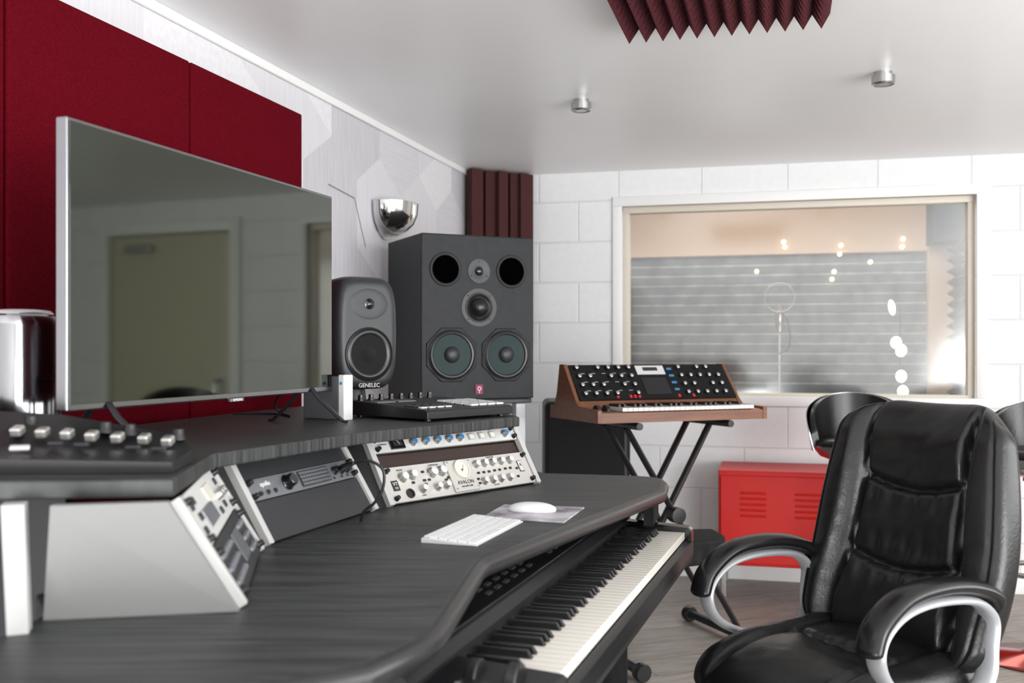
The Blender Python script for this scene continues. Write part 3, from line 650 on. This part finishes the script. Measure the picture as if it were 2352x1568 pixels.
ss=empty('speaker_stand',(-.221,4.193,0),math.radians(25)); top(ss,'dark steel four-post speaker stand','speaker stand')
box('top_plate',ss,(0,0,1.015),(.48,.40,.018),M_blacksat,.003); box('base_plate',ss,(0,0,.012),(.50,.42,.024),M_blacksat,.003)
for x in(-.2,.2):
    for y in(-.16,.16): box('post',ss,(x,y,.515),(.045,.045,.982),M_silver if (x>0 and y<0) else M_blacksat,.004)
box('speaker_pad',ss,(0,0,1.02475),(.46,.38,.0012),M_rubber,0)
o=empty('subwoofer',(.35,4.82,0)); top(o,'tall black loudspeaker cabinet with rounded edges','speaker')
box('cabinet',o,(0,0,.50),(.40,.38,.97),M_navy,.03,seg=5); box('front_grille',o,(0,-.193,.5),(.34,.008,.88),M_mesh,.003)
for x in(-.15,.15):
    for y in(-.14,.14): lathe('foot',o,[(0,0),(.02,0),(.022,.018),(0,.018)],M_rubber,(x,y,0),seg=16)
# ------------------------------------------------------------ analogue synth
sa=math.atan2(.388,.921); SY=empty('analog_synthesizer',(.324,3.80,.942),sa); top(SY,'analogue synthesizer in mahogany case with tilted knob panel','synthesizer')
SWd=.78
profx('case',SY,[(0,0),(0,.038),(.018,.042),(.165,.042),(.185,.075),(.30,.215),(.35,.215),(.42,.05),(.42,0)],.018,SWd-.018,M_wood,0)
chk=[(-.004,-.0),(-.004,.050),(.16,.056),(.185,.079),(.297,.222),(.335,.222),(.372,.056),(.425,.050),(.425,-.0)]
profx('wooden_cheek',SY,chk,0,.018,M_wood,.002); profx('wooden_cheek',SY,chk,SWd-.018,SWd,M_wood,.002)
th=math.atan2(.14,.115)
pn=box('control_panel',SY,(SWd/2,.2425+.0-.004,.148),(SWd-.036,.178,.010),M_btn,.001,(th,0,0))
for i in range(6):
    for j in range(4):
        if (i+j)%5==4: continue
        knob(pn,-.345+i*.048,-.066+j*.044,.005,.0095,.017,M_black,cap=M_knobs)
for i in range(5):
    for j in range(4):
        if (i*2+j)%6==5: continue
        knob(pn,.135+i*.046,-.066+j*.044,.005,.0095,.017,M_black,cap=M_knobs)
sc_=box('display_bezel',pn,(0,.058,.006),(.135,.046,.004),M_alu,.001); rbox(sc_,(0,.004,.0025),(.07,.018,.002),M_blank,'display'); 
rbox(pn,(.0,-.025,.006),(.12,.085,.003),M_black,'touch_pad')
for j in range(4): rbox(pn,(.092,-.045+j*.036,.007),(.024,.010,.004),M_blue,'push_button')
for x in(-.14,-.12,-.10,-.20,.09,.16): rbox(pn,(x,-.078,.007),(.011,.014,.005),M_redbtn,'rocker_switch')
for i in range(5):
    for j in range(3): rbox(pn,(-.32+i*.048,-.045+j*.044,.0055),(.018,.0014,.001),M_inkw,'panel_mark')
for i in range(26): rbox(SY,(.125+i*.0235,.080,.050),(.0222,.145,.014),M_key,'white_key',bevel=.0015)
for i in range(25):
    if i%7 in(2,6): continue
    rbox(SY,(.125+(i+.5)*.0235,.112,.062),(.011,.080,.012),M_bkey,'black_key',bevel=.0015)
for x in(.045,.085): lathe('wheel',SY,[(0,-.008),(.024,-.008),(.026,-.006),(.026,.006),(.024,.008),(0,.008)],M_black,(x,.09,.040),(0,pi/2,0),24)
xs=empty('keyboard_stand',(.324,3.80,0),sa); top(xs,'black steel double X keyboard stand','keyboard stand')
for t in(.10,.27):
    sweep('cross_leg',xs,[(.18,t,.915),(.72,t,.055)],.017,M_blacksat,.012,side=(0,1,0),seg=8)
    sweep('cross_leg',xs,[(.60,t+.045,.915),(.10,t+.045,.055)],.017,M_blacksat,.012,side=(0,1,0),seg=8)
for x in(.18,.60): sweep('support_arm',xs,[(x,-.01,.9265),(x,.43,.9265)],.0145,M_blacksat,seg=12); 
for x in(.72,.10):
    sweep('foot_bar',xs,[(x,-.14,.035),(x,.50,.035)],.018,M_blacksat,seg=12)
    for y in(-.16,.48): lathe('rubber_cap',xs,[(0,0),(.03,0),(.034,.006),(.034,.034),(.03,.04),(0,.04)],M_rubber,(x,y+.02,.034),(pi/2,0,0),20)
lathe('pivot_bolt',xs,[(0,0),(.03,0),(.032,.01),(.032,.05),(0,.055)],M_black,(.395,.10,.56),(pi/2,0,0),20)
# ------------------------------------------------------------ stage piano
ka=math.atan2(.949,.315); PK=empty('stage_piano',(.066,1.460,.745),ka); top(PK,'black 88-key stage piano on the desk tray','keyboard instrument')
profx('case',PK,[(-.012,-.0795),(-.018,-.06),(-.018,-.026),(-.004,-.022),(.152,-.022),(.156,.022),(.172,.036),(.33,.066),(.345,.058),(.345,-.0795)],-.17,1.262,M_navy,0)
profx('end_block',PK,[(-.018,-.026),(-.018,.004),(-.010,.012),(.17,.022),(.17,-.02),(-.005,-.022)],1.2245,1.262,M_blackgloss,.001)
profx('end_block',PK,[(-.018,-.026),(-.018,.0),(-.010,.006),(.17,.018),(.17,-.02),(-.005,-.022)],-.17,-.003,M_navy,.001)
pa=math.atan2(.030,.158)
pan=box('control_panel',PK,(.55,.251,.053),(1.40,.15,.004),M_blackgloss,.001,(pa,0,0))
for i in range(22):
    if i in(5,6,13,14): continue
    for j in range(2): rbox(pan,(-.62+i*.048,-.050+j*.020,.0025),(.022,.008,.003),M_blank,'panel_button',bevel=.0003)
for i in range(9): rbox(pan,(-.3+i*.022,.035,.003),(.008,.018,.004),M_btn,'slider_cap',bevel=.0005)
rbox(pan,(.17,.03,.0015),(.13,.045,.002),M_blank,'display',bevel=.0004)
for i in range(52): rbox(PK,(.01175+i*.0235,.0745,-.0095),(.0227,.151,.019),M_key,'white_key',bevel=.0015)
for i in range(51):
    if (i%7) in(1,4): continue
    def mk():
        bm=bmesh.new(); v=[bm.verts.new(p) for p in((-.0058,-.044,0),(.0058,-.044,0),(.0058,.046,0),(-.0058,.046,0),(-.0042,-.036,.0125),(.0042,-.036,.0125),(.0042,.046,.0125),(-.0042,.046,.0125))]
        for f in((0,1,2,3),(4,5,6,7),(0,1,5,4),(1,2,6,5),(2,3,7,6),(3,0,4,7)): bm.faces.new([v[k] for k in f])
        bmesh.ops.recalc_face_normals(bm,faces=bm.faces[:]); bmesh.ops.bevel(bm,geom=bm.edges[:],offset=.001,segments=2,profile=.5,affect='EDGES'); return fin('black_key',bm,M_bkey,ang=.3)
    rep('pbk',PK,(.0235*(i+1),.103,.0002),(0,0,0),mk)
for y in(.045,.105): lathe('wheel',PK,[(0,-.009),(.028,-.009),(.030,-.007),(.030,.007),(.028,.009),(0,.009)],M_rubber,(-.06,y,.004),(pi/2,0,0),28)
for k in range(3): knob(PK,-.12,.03+k*.04,.008,.009,.014,M_rubber)
# ------------------------------------------------------------ computer keyboard, mouse
kb=empty('computer_keyboard',(-.0735,1.985,ZD+.0005),math.atan2(.947,.32)); top(kb,'slim white and aluminium computer keyboard','computer keyboard')
profx('base',kb,[(-.056,.0),(-.056,.003),(.052,.010),(.056,.009),(.056,.0)],-.137,.137,M_alu,.001)
kt=math.atan2(.007,.108)
for j in range(5):
    for i in range(14):
        if j==0 and i in(4,5,6,7): continue
        rbox(kb,(-.1235+i*.019,-.044+j*.0195,.0052+j*.0195*.065),(.0165,.0165,.003),M_kwhite,'keycap',(kt,0,0),.0008)
rbox(kb,(-.019,-.044,.0052),(.073,.0165,.003),M_kwhite,'space_bar',(kt,0,0),.0008)
for i in range(14): rbox(kb,(-.1235+i*.019,.048,.0115),(.0165,.0085,.002),M_kwhite,'function_key',(kt,0,0),.0006)
mp=prism('mouse_pad',[(-.063,2.155),(-.018,2.325),(.165,2.283),(.108,2.085)],ZD+.0004,ZD+.0035,M_pad,None,.0006); top(mp,'printed grey and lilac mouse pad on desk','mouse pad')
bm=bmesh.new(); bmesh.ops.create_uvsphere(bm,u_segments=32,v_segments=20,radius=1)
for v_ in bm.verts:
    v_.co.x=math.copysign(abs(v_.co.x)**.85,v_.co.x)*.054; v_.co.y=math.copysign(abs(v_.co.y)**.85,v_.co.y)*.028; v_.co.z=max(v_.co.z,-.25)*.016+.004
ms=fin('computer_mouse',bm,M_kwhite,None,(.045,2.225,ZD+.0037),(0,0,math.radians(-12)),ang=2); top(ms,'smooth white computer mouse on mouse pad','computer mouse')
bm=bmesh.new(); bmesh.ops.create_uvsphere(bm,u_segments=32,v_segments=8,radius=1)
for v_ in bm.verts: v_.co.x*=.0515; v_.co.y*=.0275; v_.co.z=.0012+.0018*v_.co.z
fin('base_plate',bm,M_alu,ms)
# ------------------------------------------------------------ bar stools
def stool(loc,rz,label,k=1.0):
    r=empty('bar_stool',loc,rz); top(r,label,'bar stool','bar stools')
    lathe('base',r,[(0,0),(.20,0),(.205,.006),(.19,.014),(.06,.03),(.03,.05),(0,.05)],M_basered,seg=48)
    lathe('gas_column',r,[(.03,.045),(.03,.40),(.018,.41),(.018,.70),(.05,.705),(.05,.72),(0,.72)],M_chrome,seg=24)
    sweep('footrest',r,spline([(.028,0,.38),(.10,-.03,.37),(.14,-.12,.37),(.09,-.20,.37),(0,-.22,.37),(-.09,-.20,.37),(-.14,-.12,.37),(-.10,-.03,.37),(-.028,0,.38)],6),.011,M_chrome)
    lathe('seat_shell',r,[(0,.722),(.10*k,.726),(.17*k,.75),(.205*k,.79),(.21*k,.80),(.2*k,.80),(0,.77)],M_chrome2,seg=40,sy=.95)
    lathe('seat_cushion',r,[(0,.772),(.19*k,.79),(.202*k,.802),(.198*k,.82),(.17*k,.832),(.08*k,.836),(0,.834)],M_leather,seg=40,sy=.95,ang=2)
    def band(name,r0,th,m,ex=0):
        bm=bmesh.new(); F=[];B=[]
        nu,nv=36,8
        for i in range(nu+1):
            th_=(-105+210*i/nu)*pi/180; w=max(0,math.cos(th_*90/112)); ztop=.80+.225*w**.55+ex*.6; zb=.775
            fa=[];fb=[]
            for j in range(nv+1):
                t=j/nv; z=zb+(ztop-zb)*t; fl=k*(1+.12*t); e=math.sin(pi*t)**.5*.5+.5
                fa.append(bm.verts.new((math.sin(th_)*(r0*fl),math.cos(th_)*(r0*fl)*.95,z))); q=(r0+th*e)*fl
                fb.append(bm.verts.new((math.sin(th_)*q,math.cos(th_)*q*.95,z)))
            F.append(fa);B.append(fb)
        for i in range(nu):
            for j in range(nv):
                bm.faces.new((F[i][j],F[i+1][j],F[i+1][j+1],F[i][j+1])); bm.faces.new((B[i][j],B[i+1][j],B[i+1][j+1],B[i][j+1]))
            bm.faces.new((F[i][nv],F[i+1][nv],B[i+1][nv],B[i][nv])); bm.faces.new((F[i][0],F[i+1][0],B[i+1][0],B[i][0]))
        bm.faces.new(F[0]+B[0][::-1]); bm.faces.new(F[-1]+B[-1][::-1])
        return fin(name,bm,m,r,ang=1.2)
    band('backrest',.172,.033,M_leather,.002); band('chrome_back_shell',.206,.004,M_chrome2,.003)
stool((1.535,4.45,0),math.radians(-12),'black leather bucket bar stool with chrome shell beside red cabinet',.94)
stool((2.07,3.95,0),math.radians(-50),'black leather bucket bar stool with round base coloured as a red reflection',.9)
# ------------------------------------------------------------ office chair
OC=empty('office_chair',(.748,2.285,0),math.atan2(-.9,.436)); top(OC,'black leather executive office chair with padded silver-framed arms','office chair')
def G(x,c,w): return math.exp(-((x-c)/w)**2)
def ss_(a,b,x): t=max(0,min(1,(x-a)/(b-a))); return t*t*(3-2*t)
def wr(u,v,s=0): return noise.noise(Vector((u*3+s,v*4,s)))*.004+noise.noise(Vector((u*4+v*4,v*20-u*4,s+3)))*.0018
def back_ft(u,v):
    sm=.60+.06*math.cos(v*5.2)
    au=abs(u); y=.066; c=(1-ss_(sm-.08,sm,au))
    y+=.046*ss_(sm,sm+.18,au)
    y+=.028*G(v,.86,.14)*c
    y+=.016*G(v,.55,.13)*c
    y+=.036*G(v,.22,.17)*c
    y-=.030*G(au,sm,.026)
    y-=.010*G(au,.90,.012)*(1 if v>.05 else 0)
    if au<sm:
        f_=1-ss_(sm-.06,sm,au)
        y-=(.022*G(v,.71-.05*math.cos(u*2.4),.012)+.018*G(v,.42-.05*math.cos(u*2.4),.012))*f_
        y-=(.0032*math.sin(u*34+3*v)*G(v,.34,.05)+.003*math.sin(u*30+1)*G(v,.63,.04)+.003*math.sin(u*38)*G(v,.45,.04))*f_
    y+=wr(u,v)
    return y
hwb=lambda v:.244+.036*math.sin(pi*min(1,v*1.05+.12))+.012*v
bk=cushion('backrest',OC,hwb,.65,back_ft,.05,lambda u,v:-.060*u*u+.024*math.sin(pi*v*1.3),M_leather,(0,.172,.46),(-math.radians(16),0,0),100,140,2.6,rc=.17)
def seat_ft(u,v):
    au=abs(u); y=.055+.026*ss_(.62,.8,au)-.024*G(au,.62,.030)
    y+=.014*G(v,.28,.2)-.020*G(v,.52,.02)*(au<.62)
    y+=.012*G(v,.75,.15)
    y+=.003*math.sin(u*28)*G(v,.52,.08)+wr(u,v,9)
    return y
cushion('seat',OC,lambda v:.252-.012*v,.53,seat_ft,.05,lambda u,v:.055*(1-v)**3,M_leather,(0,-.275,.50),(-pi/2,0,0),64,70,2.7)
for s in(-1,1):
    x=.272*s
    loop=spline([(x,.150,.60),(x,.152,.66),(x,.10,.700),(x,-.01,.710),(x,-.10,.696),(x,-.155,.658),(x,-.168,.610),(x,-.140,.560),(x,-.07,.522),(x,.03,.500),(x,.11,.505),(x,.145,.545)],7,True)
    sweep('arm_frame',OC,loop,.026,M_silver,.010,side=(1,0,0),closed=True,seg=14)
    pad=spline([(x,.172,.670),(x,.150,.709),(x,.08,.733),(x,-.01,.739),(x,-.10,.725),(x,-.165,.680),(x,-.186,.635),(x,-.188,.620)],8)
    sweep('arm_pad',OC,pad,.034,M_leather2,.018,side=(1,0,0),seg=20,taper=lambda t:min(1,.35+.65*math.sin(min(1,t*8)*pi/2),.35+.65*math.sin(min(1,(1-t)*8)*pi/2)))
    for y,z in((.160,.63),(.158,.58)): lathe('bolt',OC,[(0,.006),(.008,.005),(.009,0)],M_steel,(x,y,z),(-pi/2,0,0),16)
    box('arm_bracket',OC,(.245*s,.05,.492),(.07,.14,.012),M_silver,.003)
box('seat_plate',OC,(0,0,.435),(.36,.32,.02),M_blacksat,.004)
lathe('gas_column',OC,[(.028,.09),(.028,.28),(.018,.285),(.018,.43),(0,.43)],M_black,seg=24)
for k in range(5):
    a=k*2*pi/5+.3; ca,sa_=math.cos(a),math.sin(a)
    sweep('base_leg',OC,[(.02*ca,.02*sa_,.12),(.16*ca,.16*sa_,.105),(.31*ca,.31*sa_,.078)],.026,M_silver,.014,side=(-sa_,ca,0),seg=10,taper=lambda t:1-.4*t)
    lathe('caster',OC,[(0,-.022),(.026,-.022),(.030,-.018),(.030,.018),(.026,.022),(0,.022)],M_black,(.31*ca,.31*sa_,.031),(pi/2,0,a+.6),20)
# ------------------------------------------------------------ lights
def area(loc,tgt,sx,sy,p,col=(1,1,1)):
    l=bpy.data.lights.new('area','AREA'); l.shape='RECTANGLE'; l.size=sx; l.size_y=sy; l.energy=p; l.color=col
    o=bpy.data.objects.new('area_light',l); COL.objects.link(o); o.location=loc
    o.rotation_euler=(Vector(tgt)-Vector(loc)).to_track_quat('-Z','Y').to_euler(); return o
area((3.3,1.3,1.45),(-.3,3.0,1.65),2.4,1.3,62,(.98,.99,1))
area((3.0,-2.2,1.5),(.2,3.0,1.6),2.4,1.3,86,(.98,.99,1))
area((2.4,-1.6,.6),(.3,.9,2.3),2.6,1.6,150,(.98,.99,1))  # added uplight that brightens the ceiling, no such fixture in the room
area((-.9,-1.3,.35),(0,1.1,2.3),1.3,.8,62,(.98,.99,1))  # extra light added low behind the camera to lift the near-left ceiling
area(tuple(R(1.7,1.2,2.5)),tuple(R(1.7,1.6,0)),2.4,1.2,66,(1,.97,.93))
w=bpy.data.worlds.new('world'); S.world=w; w.use_nodes=True; w.node_tree.nodes['Background'].inputs[0].default_value=(.8,.85,.9,1); w.node_tree.nodes['Background'].inputs[1].default_value=.4
# ------------------------------------------------------------ camera
cd=bpy.data.cameras.new('camera'); cam=bpy.data.objects.new('camera',cd); COL.objects.link(cam)
cam.location=(0,0,CH); cam.rotation_euler=(pi/2,0,0); cd.sensor_width=36; cd.lens=2300/2352*36; cd.shift_y=21/2352; cd.clip_start=.05
cd.dof.use_dof=True; cd.dof.focus_distance=2.75; cd.dof.aperture_fstop=3.5
S.camera=cam
S.view_settings.view_transform='Standard'
